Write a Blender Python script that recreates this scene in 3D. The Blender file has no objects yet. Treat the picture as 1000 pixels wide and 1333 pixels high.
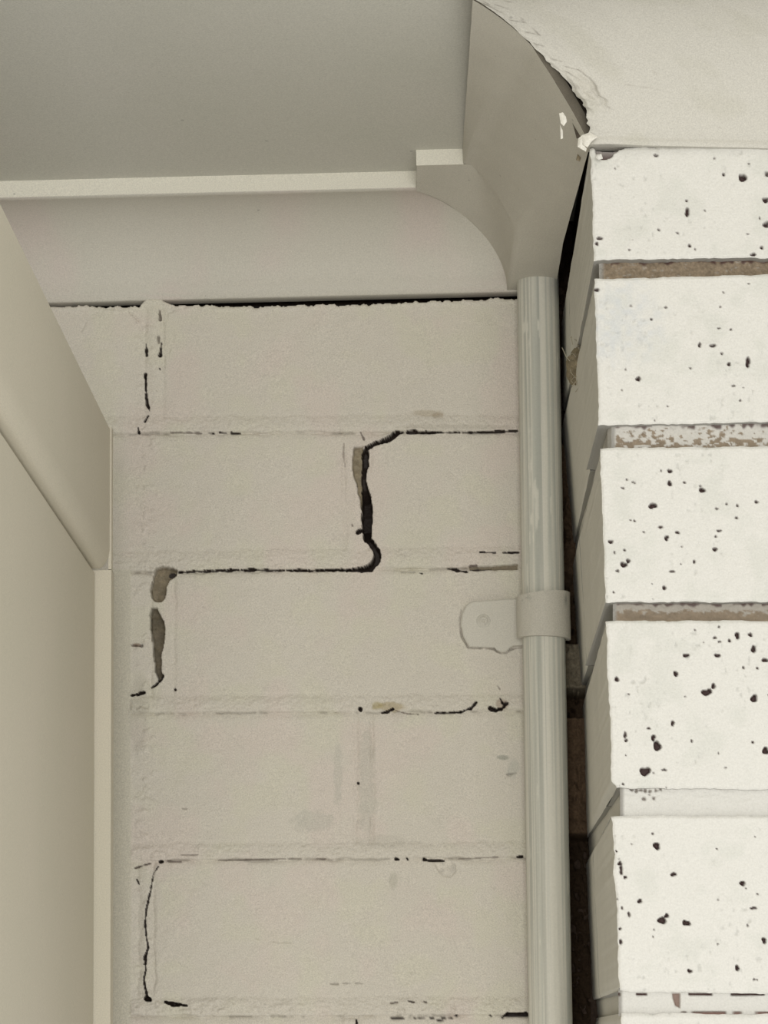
import bpy, math
import numpy as np
from mathutils import Matrix

# ------------------------------------------------------------------ camera
F = 3400.0; CX, CY = 500.0, 666.5
def nz(v):
    v = np.array(v, float); return v / np.linalg.norm(v)
yc = nz((70, -686, -3400)); zc = np.array([-320, 17000, -3400.0]); zc = nz(zc - zc.dot(yc) * yc); xc = np.cross(yc, zc)
R = np.array([xc, yc, zc]); C0 = np.array([0, -1.6, 1.9])
scene = bpy.context.scene
col = scene.collection
cam = bpy.data.cameras.new('camera'); cam.sensor_fit = 'HORIZONTAL'; cam.sensor_width = 36; cam.lens = F / 1000 * 36
cam.clip_start = 0.01
camo = bpy.data.objects.new('camera', cam); col.objects.link(camo)
M = Matrix.Identity(4)
for i in range(3):
    for j in range(3): M[i][j] = R[i][j]
    M[i][3] = C0[i]
camo.matrix_world = M
scene.camera = camo
# ------------------------------------------------------------------ light
scene.view_settings.view_transform = 'Standard'; scene.view_settings.look = 'None'
scene.view_settings.exposure = 0.0; scene.view_settings.gamma = 1.0
world = bpy.data.worlds.new('daylight'); scene.world = world; world.use_nodes = True
bg = world.node_tree.nodes['Background']; bg.inputs[0].default_value = (1.0, 0.99, 0.95, 1); bg.inputs[1].default_value = 0.95
def area(name, loc, target, size, power, colr=(1, 1, 1)):
    l = bpy.data.lights.new(name, 'AREA'); l.shape = 'RECTANGLE'; l.size, l.size_y = size; l.energy = power; l.color = colr
    o = bpy.data.objects.new(name, l); col.objects.link(o)
    d = np.array(loc, float) - np.array(target, float); z = nz(d); x = nz(np.cross((0, 0, 1), z)); y = np.cross(z, x)
    m = Matrix.Identity(4)
    for i in range(3): m[i][0], m[i][1], m[i][2], m[i][3] = x[i], y[i], z[i], loc[i]
    o.matrix_world = m
area('daylight_opening', (0.12, -3.2, 1.9), (0.05, 0, 2.15), (1.2, .8), 40, (1, 0.985, 0.95))

# ------------------------------------------------------------------ helpers
def P(u, v, Y=0.0):
    """world points on the plane y = Y that stand where the photo shows (u, v)"""
    u = np.asarray(u, float); v = np.asarray(v, float)
    d = np.stack([u - CX, -(v - CY), np.full(np.broadcast(u, v).shape, -F)], -1) @ R.T
    return C0 + d * ((np.asarray(Y) - C0[1]) / d[..., 1])[..., None]
def vdir(u, v):
    d = R @ np.array([u - CX, -(v - CY), -F]); return d / d[1]

def _hash(ix, iy, s):
    h = (ix.astype(np.int64) * 374761393 + iy.astype(np.int64) * 668265263 + s * 1442695041) & 0xffffffff
    h = ((h ^ (h >> 13)) * 1274126177) & 0xffffffff
    return ((h ^ (h >> 16)) & 0xffffff) / float(0xffffff) * 2 - 1
def vn(x, y, s=0):
    x = np.asarray(x, float); y = np.asarray(y, float)
    x, y = np.broadcast_arrays(x, y)
    ix, iy = np.floor(x), np.floor(y); fx, fy = x - ix, y - iy
    fx = fx * fx * (3 - 2 * fx); fy = fy * fy * (3 - 2 * fy)
    ix = ix.astype(np.int64); iy = iy.astype(np.int64)
    a, b, c, d = _hash(ix, iy, s), _hash(ix + 1, iy, s), _hash(ix, iy + 1, s), _hash(ix + 1, iy + 1, s)
    return (a * (1 - fx) + b * fx) * (1 - fy) + (c * (1 - fx) + d * fx) * fy
def fbm(x, y, s=0, n=3):
    t = 0; a = 1; w = 0
    for k in range(n):
        t = t + a * vn(x * 2 ** k, y * 2 ** k, s + 17 * k); w += a; a *= .5
    return t / w
def ss(a, b, x):
    t = np.clip((x - a) / (b - a), 0, 1); return t * t * (3 - 2 * t)
def gauss(x, s): return np.exp(-(x / s) ** 2)
def mix(a, b, m): return a * (1 - m[..., None]) + np.asarray(b, float) * m[..., None]

# ------------------------------------------------------------------ materials
def material(name, color=None, rough=.6, grain=0.06, gscale=900, bump=.25, bscale=700, spec=.3, specks=0):
    m = bpy.data.materials.new(name); m.use_nodes = True; nt = m.node_tree; n = nt.nodes; L = nt.links
    b = n['Principled BSDF']; b.inputs['Roughness'].default_value = rough; b.inputs['Specular IOR Level'].default_value = spec
    tc = n.new('ShaderNodeTexCoord')
    nz1 = n.new('ShaderNodeTexNoise'); nz1.inputs['Scale'].default_value = gscale; nz1.inputs['Detail'].default_value = 3
    L.new(tc.outputs['Object'], nz1.inputs['Vector'])
    mr = n.new('ShaderNodeMapRange'); mr.inputs['From Min'].default_value = .25; mr.inputs['From Max'].default_value = .75
    mr.inputs['To Min'].default_value = 1 - grain; mr.inputs['To Max'].default_value = 1 + grain
    L.new(nz1.outputs['Fac'], mr.inputs['Value'])
    vm = n.new('ShaderNodeVectorMath'); vm.operation = 'SCALE'
    if color is None:
        at = n.new('ShaderNodeAttribute'); at.attribute_name = 'Col'; L.new(at.outputs['Color'], vm.inputs[0])
    else:
        # broad, faint variation of the paint
        nb = n.new('ShaderNodeTexNoise'); nb.inputs['Scale'].default_value = 14; nb.inputs['Detail'].default_value = 4
        L.new(tc.outputs['Object'], nb.inputs['Vector'])
        mx = n.new('ShaderNodeMix'); mx.data_type = 'RGBA'
        c = np.array(color); mx.inputs[6].default_value = (*(c * (.96, .97, .95)), 1); mx.inputs[7].default_value = (*(c * (1.04, 1.02, 1.03)), 1)
        L.new(nb.outputs['Fac'], mx.inputs[0]); L.new(mx.outputs[2], vm.inputs[0])
    if specks:   # stray dirt specks in the paint
        vo = n.new('ShaderNodeTexVoronoi'); vo.inputs['Scale'].default_value = specks; L.new(tc.outputs['Object'], vo.inputs['Vector'])
        sp = n.new('ShaderNodeSeparateColor'); L.new(vo.outputs['Color'], sp.inputs[0])
        rad = n.new('ShaderNodeMath'); rad.operation = 'MULTIPLY'; rad.inputs[1].default_value = .055; L.new(sp.outputs[0], rad.inputs[0])
        lt = n.new('ShaderNodeMath'); lt.operation = 'LESS_THAN'; L.new(vo.outputs['Distance'], lt.inputs[0]); L.new(rad.outputs[0], lt.inputs[1])
        dk = n.new('ShaderNodeMapRange'); dk.inputs['To Min'].default_value = 1; dk.inputs['To Max'].default_value = .72; L.new(lt.outputs[0], dk.inputs['Value'])
        mu = n.new('ShaderNodeMath'); mu.operation = 'MULTIPLY'; L.new(dk.outputs[0], mu.inputs[0]); L.new(mr.outputs['Result'], mu.inputs[1]); mr = mu
    L.new(mr.outputs[0], vm.inputs['Scale']); L.new(vm.outputs[0], b.inputs['Base Color'])
    nb2 = n.new('ShaderNodeTexNoise'); nb2.inputs['Scale'].default_value = bscale; nb2.inputs['Detail'].default_value = 3
    L.new(tc.outputs['Object'], nb2.inputs['Vector'])
    bp = n.new('ShaderNodeBump'); bp.inputs['Strength'].default_value = bump; bp.inputs['Distance'].default_value = .0004
    L.new(nb2.outputs['Fac'], bp.inputs['Height']); L.new(bp.outputs[0], b.inputs['Normal'])
    return m
M_wall = material('painted_masonry', None, .6, .17, 1400, 1.0, 900)
M_pier = material('white_painted_brick', None, .6, .06, 1100, .8, 800)
M_rawmortar = material('bare_mortar', None, .95, .25, 700, .9, 900, spec=.1)
M_cornice = material('cream_cornice_paint', None, .55, .13, 1400, .5, 1000, specks=60)
M_ceil = material('ceiling_paint', (.57, .56, .50), .75, .14, 1400, .2, 900, specks=45)
M_door = material('cream_door_enamel', (.58, .54, .44), .5, .11, 1400, .1, 900)
M_pipe = material('brushed_pipe_paint', None, .5, .04, 900, .25, 700)
M_dark = material('raw_brick_core', (.07, .05, .038), .95, .4, 300, .8, 500, spec=.05)

# ------------------------------------------------------------------ mesh building
def mesh_np(name, V, Q, colr=None, mat=None, parent=None, smooth=True, kind=None, tris=False):
    me = bpy.data.meshes.new(name)
    V = np.asarray(V, np.float32).reshape(-1, 3); Q = np.asarray(Q, np.int32); k = Q.shape[1]
    me.vertices.add(len(V)); me.vertices.foreach_set('co', V.ravel())
    me.loops.add(Q.size); me.loops.foreach_set('vertex_index', Q.ravel())
    me.polygons.add(len(Q)); me.polygons.foreach_set('loop_start', np.arange(0, Q.size, k, dtype=np.int32))
    me.polygons.foreach_set('use_smooth', np.full(len(Q), smooth, bool))
    me.update(calc_edges=True)
    if colr is not None:
        a = me.color_attributes.new('Col', 'FLOAT_COLOR', 'POINT')
        c = np.ones((len(V), 4), np.float32); c[:, :3] = np.asarray(colr).reshape(-1, 3); a.data.foreach_set('color', c.ravel())
    me.validate()
    o = bpy.data.objects.new(name, me); col.objects.link(o)
    if mat: me.materials.append(mat)
    if parent: o.parent = parent
    if kind: o['kind'] = kind
    return o
class Parts:
    """collects grids into one mesh"""
    def __init__(s): s.V = []; s.Q = []; s.C = []; s.n = 0
    def grid(s, G, colr, flip=False):
        a, b = G.shape[:2]
        i = (np.arange(a - 1)[:, None] * b + np.arange(b - 1)[None]).ravel() + s.n
        q = np.stack([i, i + b, i + b + 1, i + 1], 1)
        if flip: q = q[:, ::-1]
        c = np.broadcast_to(np.asarray(colr, float), G.shape)
        s.V.append(G.reshape(-1, 3)); s.Q.append(q); s.C.append(c.reshape(-1, 3)); s.n += a * b
    def box(s, x0, x1, y0, y1, z0, z1, c):
        X = np.array([[x, y, z] for z in (z0, z1) for y in (y0, y1) for x in (x0, x1)])
        q = np.array([[0, 2, 3, 1], [4, 5, 7, 6], [0, 1, 5, 4], [2, 6, 7, 3], [0, 4, 6, 2], [1, 3, 7, 5]])
        V = X[q].reshape(-1, 3); s.V.append(V); s.Q.append(np.arange(24).reshape(6, 4) + s.n); s.C.append(np.tile(c, (24, 1))); s.n += 24
    def build(s, name, mat, parent=None, smooth=True, kind=None):
        return mesh_np(name, np.concatenate(s.V), np.concatenate(s.Q), np.concatenate(s.C), mat, parent, smooth, kind)
def skirt(pt, G, c, off, sides='tlbr'):
    E = {'t': G[0], 'b': G[-1], 'l': G[:, 0], 'r': G[:, -1]}
    for k in sides:
        e = E[k]; b = e.copy(); b[:, 1] = np.maximum(off, e[:, 1] + .001)
        g = np.stack([e, b]); pt.grid(g, c, flip=k in 'tr')
def empty(name, loc):
    o = bpy.data.objects.new(name, None); o.location = loc; o.empty_display_size = .05; col.objects.link(o); return o
def tag(o, label, cat, group=None):
    o['label'] = label; o['category'] = cat
    if group: o['group'] = group

# ------------------------------------------------------------------ the cracked back wall
CREAM = np.array([.57, .532, .462]); RAW_SHADE = np.array([.024, .016, .012]); TAN = np.array([.24, .20, .135])  # crack tone: bare masonry with the shade of the cracks painted in
Ts = {1: (396, -.017), 2: (564, -.005), 3: (742.5, -.014), 4: (928, -.006), 5: (1119, -.006), 6: (1323, -.004), 7: (1518, 0), 8: (1713, 0), 9: (1908, 0)}
def T(k, u): a, b = Ts[k]; return a + b * (u - 400)
BH = {1: 22, 2: 27, 3: 22, 4: 21, 5: 24, 6: 22, 7: 22, 8: 22}
def Bt(k, u): return T(k + 1, u) - BH[k]
HEADS = {1: [(189, 212)], 2: [(449, 481)], 3: [(197, 227)], 4: [(463, 485)], 5: [(180, 200)], 6: [(443, 468)], 7: [(180, 202)], 8: [(443, 468)]}
GROOVE = {2: .9, 3: 1.0, 4: .55, 5: .6, 6: .9, 7: .8, 8: .8, 9: .8}
# (points x, y, half width in px), depth mm
CR = [
 ([(476,588,4),(475.3,604,4.2),(473.4,622,2.8),(474.6,635,3.6),(477.3,649,6),(478,666,6.9),(477.4,684,6.7),(478.5,701,4.6),(486,710,4.3),(492,722,4.6),(489.5,732,4.6),(482,739,4.2),(470,741.5,3),(460,742,2.6),(440,741.6,1.8),(420,742.5,1.3),(380,742.5,1.2),(340,742,1.5),(300,742.3,1.6),(280,742.8,1.4),(255,743.5,.9),(232,745,1.2)], 45),
 ([(474,590,3),(478,584,3.2),(486,578,2.6),(495,575.5,3),(505,572,4.2),(513,566,3.4),(520,562.8,2.2),(526,562.8,1.6)], 40),
 ([(530,562.8,1.8),(536,562.6,1.9),(560,563,1.3),(598,563,.9)], 30), ([(603,563,.9),(640,562.4,1.3),(674,561,1)], 25),
 ([(448,577,.7),(447,590,.8),(449,607,.6)], 3), ([(470,563,.8),(474,572,1)], 4), ([(458,683,1.6),(458.5,684,1.6)], 3),
 ([(466,693,2.2),(470,690,2.5)], 14),
 ([(190,448,1.2),(191,463,1.5)], 10), ([(189,487,1.6),(190,500,1.6),(191,525,1.8),(195,535,1.4)], 16), ([(193,541,1),(189,549,1)], 8),
 ([(180,557,1),(181,563,1.6)], 8), ([(208,405,1.6),(208,416,1.8)], 4), ([(206,438,1.8),(207,446,1.8)], 3), ([(210,447,1.6),(209,463,1.9)], 12), ([(208,480,1.4),(208.5,481,1.4)], 8),
 ([(223,563,.7),(262,563.6,.8)], 4), ([(272,564,1.5),(278,564,1.5)], 8), ([(286,563,.9),(295,563.3,.9)], 6), ([(301,563.5,.9),(313,564,.9)], 6),
 ([(222,747,3.2),(229,745,1.6)], 30),
 ([(211,880,2.2),(207,887,2.2),(203,891,1.8),(197,895,1)], 25), ([(173,905.5,1.8),(180,904,2.4),(188,901.5,1.4)], 22), ([(228,897,1.4),(228.5,898,1.4)], 8),
 ([(172,840,1.5),(184,841,1.7)], 3),
 ([(178,1145,1.2),(181,1151,1.2)], 10), ([(206,1128,.8),(200,1137,1),(196,1160,1),(191,1180,1.4),(189,1200,1),(190,1216,1),(193,1234,1),(188,1248,1.6),(190,1262,1.2),(187,1276,1.3),(190,1290,1.2),(193,1299,1.6)], 12),
 ([(188,1246,2),(189,1254,2.2)], 14), ([(191,1300,3),(195,1301,2.4)], 14), ([(215,1305,1.8),(226,1307,3.2),(243,1309,1.2)], 20),
 ([(176,1130,1.1),(188,1126,.9),(196,1124,.8)], 5), ([(209,1122,1.8),(211,1122,1.6)], 8), ([(218,1121,.8),(236,1122,.8)], 4), ([(236,1113,.6),(258,1113,.6)], 3), ([(284,1120,.7),(330,1119,.8),(372,1118,.7)], 4), ([(376,1118,.8),(392,1118,.8)], 4), ([(412,1118,.8),(424,1118,.8)], 4),
 ([(516,1118,2.2),(519,1119,1.8)], 8), ([(530,1117,1.3),(531,1119,1.3)], 6), ([(552,1119,1.8),(566,1120,1.5),(578,1121,1.2)], 10), ([(597,1118,.7),(648,1116,.7)], 3), ([(673,1115.5,1.6),(680,1115,1.6)], 10),
 ([(469,923,2.2),(469.5,924,2.2)], 12), ([(498,928,1.2),(506,926,1.4),(512,923,2)], 8), ([(515,925,1),(530,929,.9),(545,930,.8)], 4), ([(566,928.6,1),(582,928,1.2),(600,926.5,1.8),(612,922.5,1.9),(620,915,1.5)], 14),
 ([(638,922,2),(646,924.5,2.6),(653,924,1.4)], 12), ([(651,909,1),(654,915,1.6),(660,916,1.8),(656,921,1.2)], 6), ([(648,893,.7),(651,897,.7)], 3),
 ([(508,1325,1.6),(518,1325,1.6),(525,1327,.9)], 8), ([(531,1327,.8),(554,1326,.8)], 6), ([(560,1325,1.2),(572,1328,1.3),(581,1324,1)], 8), ([(586,1326,.8),(595,1321,1.2)], 8),
 ([(653,1324,1.2),(662,1321,2.8),(672,1321,2.8),(685,1320,3.2)], 22), ([(638,1322,1.8),(638.5,1323,1.8)], 10), ([(532,1303,1.2),(539,1305,1)], 5), ([(509,1306,.9),(518,1305,.8)], 4), ([(552,1304,.9),(555,1305,.8)], 4), ([(464,1329,2),(465,1340,1.6)], 10),
 ([(625,719,1),(645,719.5,1)], 6), ([(655,720,.9),(675,719.5,1.1)], 6), ([(583,740,1),(592,741.5,1.6),(600,743.5,1.6),(609,744.5,1)], 8), ([(547,746,1.6),(549,746.5,1.4)], 6), ([(523,745,.6),(540,745,.6)], 2),
 ([(612,742,.9),(640,741.5,.9)], 6), ([(612,737,.9),(620,736.5,1.1)], 5),
 ([(505,712,.5),(516,716,.6),(530,724,.7)], 1.2), ([(574,741,.5),(590,738,.5)], 1.5),
 ([(238,1053,1.1),(243,1053,.8)], 2), ([(466,1019,1.4),(466.5,1020,1.4)], 6), ([(658,1012,1),(670,1006,.9)], 1), ([(660,1008,.9),(672,1006,.9)], 2),
 ([(332,1222,.6),(338,1223,.6)], 1.5), ([(355,1226,.6),(378,1227,.6)], 1.5), ([(430,1281,.8),(440,1281,.8)], 2), ([(447,1280,.8),(456,1280,.8)], 2), ([(463,1280,.8),(472,1280,.8)], 2),
 ([(496,1225,.6),(520,1224,.6)], 1), ([(484,1265,.5),(545,1265,.5)], 1), ([(254,1034,.5),(256,1046,.5)], .8), ([(595,835,.6),(597,841,.8)], 1), ([(105,432,.9),(118,410,.9),(140,402,.9),(165,404,.9),(182,418,1),(188,440,.8)], 1.1), ([(214,470,.7),(213,430,.9),(218,408,.9),(232,402,.8)], 1.0), ([(212,446,.6),(222,455,.8),(214,466,.6)], .8), ([(601,794,.6),(598.5,806,.8),(599,816,.9),(602,830,1),(610,843.5,1.1),(628,844,1),(644,844.5,1.1),(647,848,1),(653,851,1),(660,850,1),(665,845,1.1),(680,842.5,1.2)], 1.6), ([(606,786,.3),(614,781.5,.3),(640,779,.4),(672,777.5,.7)], 1.2),  # line round the clip tab darkens the wall in place of its shadow
 ([(230,928,.5),(262,932,.6),(300,927,.6),(350,928,.5)], 1.2), ([(372,933,.8),(390,931,.7),(410,929,.7)], 1.2),
]
# polygonal holes where the paint and mortar have fallen out: (polygon, depth mm, colour)
HOLES = [
 ([(203,740),(212,737),(222,738),(231,742),(229,749),(220,756),(216,763),(216.5,770),(214,779),(210,784),(202,783),(197,777),(196,768),(198,757),(200,748)], 9, TAN * .9),
 ([(197,791),(204,791),(208.6,800),(213,808),(214.8,818),(213.6,836),(210,852),(209.5,872),(212,882),(206,885),(202,874),(199.5,855),(198.5,836),(195.6,816),(195.2,800)], 10, TAN * .62),
 ([(461,582),(473,581),(473,600),(473,640),(474,665),(470.5,664),(468.6,650),(466,640),(463.5,628),(459.5,618),(458.5,604),(459.5,592)], 5, TAN),
 ([(610,738),(640,737.5),(674,735),(674,741.5),(640,742.5),(612,743)], 1.6, TAN * .75),
 ([(564,1121),(578,1122),(586,1120),(594,1126),(594,1136),(586,1142),(576,1140),(569,1131)], .8, CREAM * .92),
]
STAINS_SHADING = [(508, 920, 26, 7, (.36, .29, .16), .65), (492, 918, 9, 6, (.36, .30, .14), .6), (555, 538, 22, 5, (.32, .26, .17), .45), (570, 541, 8, 4, (.28, .22, .15), .5), (655, 917, 10, 8, (.25, .16, .11), .5),
          (655, 986, 10, 4, (.22, .23, .19), .6), (668, 1000, 9, 16, (.38, .39, .34), .4), (590, 556, 80, 4, (.34, .31, .25), .35), (512, 1145, 7, 12, (.40, .38, .31), .5), (405, 1068, 30, 16, (.46, .44, .38), .55),
          (440, 1010, 7, 50, (.46, .44, .38), .5), (478, 1020, 13, 85, (.44, .42, .36), .45), (500, 1095, 40, 10, (.45, .42, .36), .4), (180, 930, 14, 60, (.44, .41, .35), .45), (178, 840, 6, 3, (.22, .15, .1), .7)]  # includes painted shading beside a head joint and at the left edge
def poly_sd(u, v, poly):
    p = np.array(poly, float); d = np.full(u.shape, 1e9); inside = np.zeros(u.shape, bool)
    for a, b in zip(p, np.roll(p, -1, 0)):
        ab = b - a; t = np.clip(((u - a[0]) * ab[0] + (v - a[1]) * ab[1]) / (ab @ ab), 0, 1)
        d = np.minimum(d, np.hypot(u - a[0] - t * ab[0], v - a[1] - t * ab[1]))
        c = ((a[1] > v) != (b[1] > v)) & (u < (b[0] - a[0]) * (v - a[1]) / (b[1] - a[1] + 1e-9) + a[0]); inside ^= c
    return np.where(inside, -d, d)
def line_sd(u, v, pts, width=False):
    best = np.full(u.shape, 1e9); lw = np.zeros(u.shape)
    for a, b in zip(pts[:-1], pts[1:]):
        ax, ay, aw = a; bx, by, bw = b; dx, dy = bx - ax, by - ay
        t = np.clip(((u - ax) * dx + (v - ay) * dy) / (dx * dx + dy * dy), 0, 1)
        w_ = aw + (bw - aw) * t; d_ = np.hypot(u - ax - t * dx, v - ay - t * dy) - w_; lw = np.where(d_ < best, w_, lw); best = np.minimum(best, d_)
    return (best, lw) if width else best
def Hwall(u, v):
    sh = u.shape
    h = .55 * fbm(u / 60, v / 60, 1) + .26 * fbm(u / 15, v / 15, 2) + .05 * vn(u / 4, v / 4, 3)
    c = np.broadcast_to(CREAM, sh + (3,)).copy()
    c = mix(c, CREAM * (1.0, 1.015, .975), ss(-.1, .4, fbm(u / 45, v / 45, 9))) ; c = mix(c, CREAM * (1.02, .985, 1.0), ss(0, .5, fbm(u / 60, v / 60, 11)))
    wu = u + 1.6 * vn(u / 14, v / 14, 5) + .8 * vn(u / 5, v / 5, 6); wv = v + 1.3 * vn(u / 18, v / 18, 7) + .8 * vn(u / 6, v / 6, 8)
    for k in range(1, 9):
        t1, b1, t2 = T(k, u), Bt(k, u), T(k + 1, u); bh = BH[k]
        row = (wv > t1) & (wv <= t2 + 4)
        inb = ss(-3, 2, wv - b1) * (1 - ss(-1.5, 1, wv - t2))
        h = h + inb * row * (.34 * fbm(u / 6, v / 3.5, 170) + .22 * vn(u / 2.4, v / 2.0, 171))
        g = GROOVE.get(k + 1, .8) * (.55 + .6 * vn(u / 22, v / 60, 40 + k))
        h = h + np.where(row, -.22 * gauss(wv - b1 + 1, 3) + 1.15 * (.8 + .35 * vn(u / 30, v / 40, 38)) * ss(-.25, .6, (wv - b1) / bh) * (1 - ss(.86, 1.02, (wv - b1) / bh)), 0)
        h = h - np.clip(g, .1, 2) * gauss(wv - t2, 1.7) * 2.1
        gm = gauss(wv - t2, 1.3) * ss(.0, .35, vn(u / 26, v / 80, 140 + k) + .35 * vn(u / 5, v / 30, 150 + k)) * .55; c = mix(c, (.21, .19, .155), gm)
        h = h - .45 * gauss(wv - t2 - 2, 3.5)
        # head joints
        for xl, xr in HEADS[k]:
            on = ss(-2, 3, wv - t1) * (1 - ss(-2, 3, wv - b1))
            m = .6 + .4 * vn(u / 40, v / 25, 60 + k)
            h = h + on * (-1.2 * m * gauss(wu - xl, 3) - 1.3 * m * gauss(wu - xr, 2.6) + .3 * gauss(wu - (xl + xr) / 2, 5))
    # lumps of slurry round the joints
    lum = ss(.12, .6, fbm(u / 10, v / 7, 21)) * (gauss(((v - 398) / 7), 1) * ss(250, 140, u) + .5 * gauss((v - 920) / 12, 1) * ss(300, 190, u) + .5 * gauss((v - 1316) / 12, 1) + .4 * gauss((u - 190) / 16, 1))
    h = h + 1.9 * lum
    # smooth filler strip in the corner by the door frame
    st = (1 - ss(169, 172.5, u)) * ss(739, 743, v)
    h = h * (1 - st) + st * .5; c = mix(c, CREAM * (.93, .94, .90), st)
    for (x, y, rx, ry, cc, a) in STAINS_SHADING:
        d = np.hypot((u - x) / rx, (v - y) / ry) + .35 * fbm(u / 9, v / 9, 33)
        m = a * (1 - ss(.6, 1.05, d)); 
        if m.max() > 0: c = mix(c, cc, m)
    # fallen-out patches, then cracks
    jit = .9 * vn(u / 5, v / 5, 50) + .5 * vn(u / 2.2, v / 2.2, 51)
    for poly, dep, cc in HOLES:
        p = np.array(poly); 
        if u.max() < p[:, 0].min() - 5 or u.min() > p[:, 0].max() + 5 or v.max() < p[:, 1].min() - 5 or v.min() > p[:, 1].max() + 5: continue
        sd = poly_sd(u, v, poly) + jit * .6
        m = 1 - ss(-.8, .5, sd); rough = 1.2 * fbm(u / 7, v / 7, 55)
        h = h * (1 - m) + m * (-dep + (rough if dep > 3 else .3 * rough)); 
        cc = np.asarray(cc) * (1 + .35 * fbm(u / 8, v / 6, 56))[..., None]
        c = c * (1 - m[..., None]) + cc * m[..., None]
    for pts, dep in CR:
        p = np.array(pts)
        if u.max() < p[:, 0].min() - 9 or u.min() > p[:, 0].max() + 9 or v.max() < p[:, 1].min() - 9 or v.min() > p[:, 1].max() + 9: continue
        w = p[:, 2].max()
        sd, lw = line_sd(u, v, pts, True); sd = sd + .25 + lw * np.where(lw < 2.2, .25 + .55 * vn(u / 6, v / 6, 52), 0) + jit * min(1.0, .42 * w)
        m = 1 - ss(-.7, .55, sd)
        h = np.minimum(h, h * (1 - m) - m * np.minimum(dep, 1 + 1.2 * lw ** 1.6))
        c = mix(c, RAW_SHADE if dep > 5 else RAW_SHADE * 3, (1 - ss(.40, .85, sd)) * min(1, max(.28, dep / 6))) if dep > 1.5 else c
        if w > 1.1: h = h + .25 * gauss(sd - 1.2, 1.4)      # lip of paint round a crack
    # ragged top edge under the cornice
    top = np.interp(u, [60, 182, 190, 207, 216, 230, 263, 340, 390, 480, 540, 600, 670], [398, 399, 388, 386, 393, 396.5, 397, 399, 397, 395.5, 392, 390, 388]) + 1.6 * fbm(u / 9, v * 0, 70) + 1.2 * vn(u / 3, v * 0, 71) + 3 * ss(560, 660, u)*vn(u/14,v*0,72)
    m = 1 - ss(-.8, .6, v - top)
    h = h * (1 - m) - m * 30; c = mix(c, RAW_SHADE * .8, 1 - ss(-.3, .8, v - top))
    h = h + .5 * gauss(v - top - 4, 2.5) * (1 + vn(u / 8, v / 5, 73))
    return h, c
def wall_patch(name, ul, ur, vt, vb, parent, res=1.4, mat=M_wall, kind=None):
    """vt, vb are functions of u; a patch of the wall with its own thickness"""
    f0_ = max(ul, 90); nu = max(2, int(round((ur - f0_) / res)) + 1); uu = np.linspace(f0_, ur, nu)
    if ul < 90: uu = np.concatenate([np.linspace(ul, 90, int((90 - ul) / 5) + 2)[:-1], uu])
    nv = max(2, int(round(np.max(vb(uu) - vt(uu)) / res)) + 1); t = np.linspace(0, 1, nv)[:, None]
    v = vt(uu)[None] * (1 - t) + vb(uu)[None] * t; u = np.broadcast_to(uu, v.shape)
    h, c = Hwall(u, v); G = P(u, v, 0.0); G[..., 1] -= h / 1000
    pt = Parts(); pt.grid(G, c); skirt(pt, G, TAN * .6, .05)
    return pt.build(name, mat, parent, kind=kind)

pt = Parts()
zt = 2.40
pt.box(-.62, .30, .05, .09, 1.62, 2.4283, RAW_SHADE)
wall_back = pt.build('wall_back', M_dark, kind='structure', smooth=False)
wall_back['label'] = 'cream-painted brick back wall with a stepped crack through its joints'
UL, UR = -300, 720
rows_hi = [1, 2, 3, 4, 5]
for k in range(1, 9):
    res = 1.15 if k <= 5 else 3.0
    left = UL
    edges = [left] + [x for hd in HEADS[k] for x in hd] + [UR]
    vt = (lambda u, k=k: T(k, u)) if k > 1 else (lambda u: 380 - .02 * (u - 400))
    vb = lambda u, k=k: Bt(k, u)
    for i in range(len(edges) - 1):
        nm = 'brick' if i % 2 == 0 else 'mortar_joint'
        a, b = edges[i], edges[i + 1]
        if b - a < 3: continue
        wall_patch(nm, a, b, vt, vb, wall_back, res if nm == 'brick' else min(res, 1.15))
    wall_patch('mortar_bed', left, UR, lambda u, k=k: Bt(k, u), lambda u, k=k: T(k + 1, u), wall_back, min(res, 1.15 if k <= 5 else 3))

# rough bare mortar in the slot between the back wall and the pier
uu = np.linspace(708, 775, 48); vv = np.linspace(300, 1420, 700)
u, v = np.meshgrid(uu, vv)
def band(a, b, s=8): return ss(a - s, a + s, v) * (1 - ss(b - s, b + s, v))
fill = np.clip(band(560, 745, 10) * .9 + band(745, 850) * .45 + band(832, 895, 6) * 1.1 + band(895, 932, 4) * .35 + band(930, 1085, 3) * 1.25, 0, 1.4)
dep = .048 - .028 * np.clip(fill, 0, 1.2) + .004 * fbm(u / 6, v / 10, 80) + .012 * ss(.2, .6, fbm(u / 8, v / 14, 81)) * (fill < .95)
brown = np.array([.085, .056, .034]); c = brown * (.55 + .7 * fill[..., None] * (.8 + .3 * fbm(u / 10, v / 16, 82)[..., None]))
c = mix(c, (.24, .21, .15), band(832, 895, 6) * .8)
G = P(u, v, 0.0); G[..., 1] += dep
pt = Parts(); pt.grid(G, c); pt.build('bare_mortar_fill', M_rawmortar, wall_back, kind='stuff')

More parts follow.
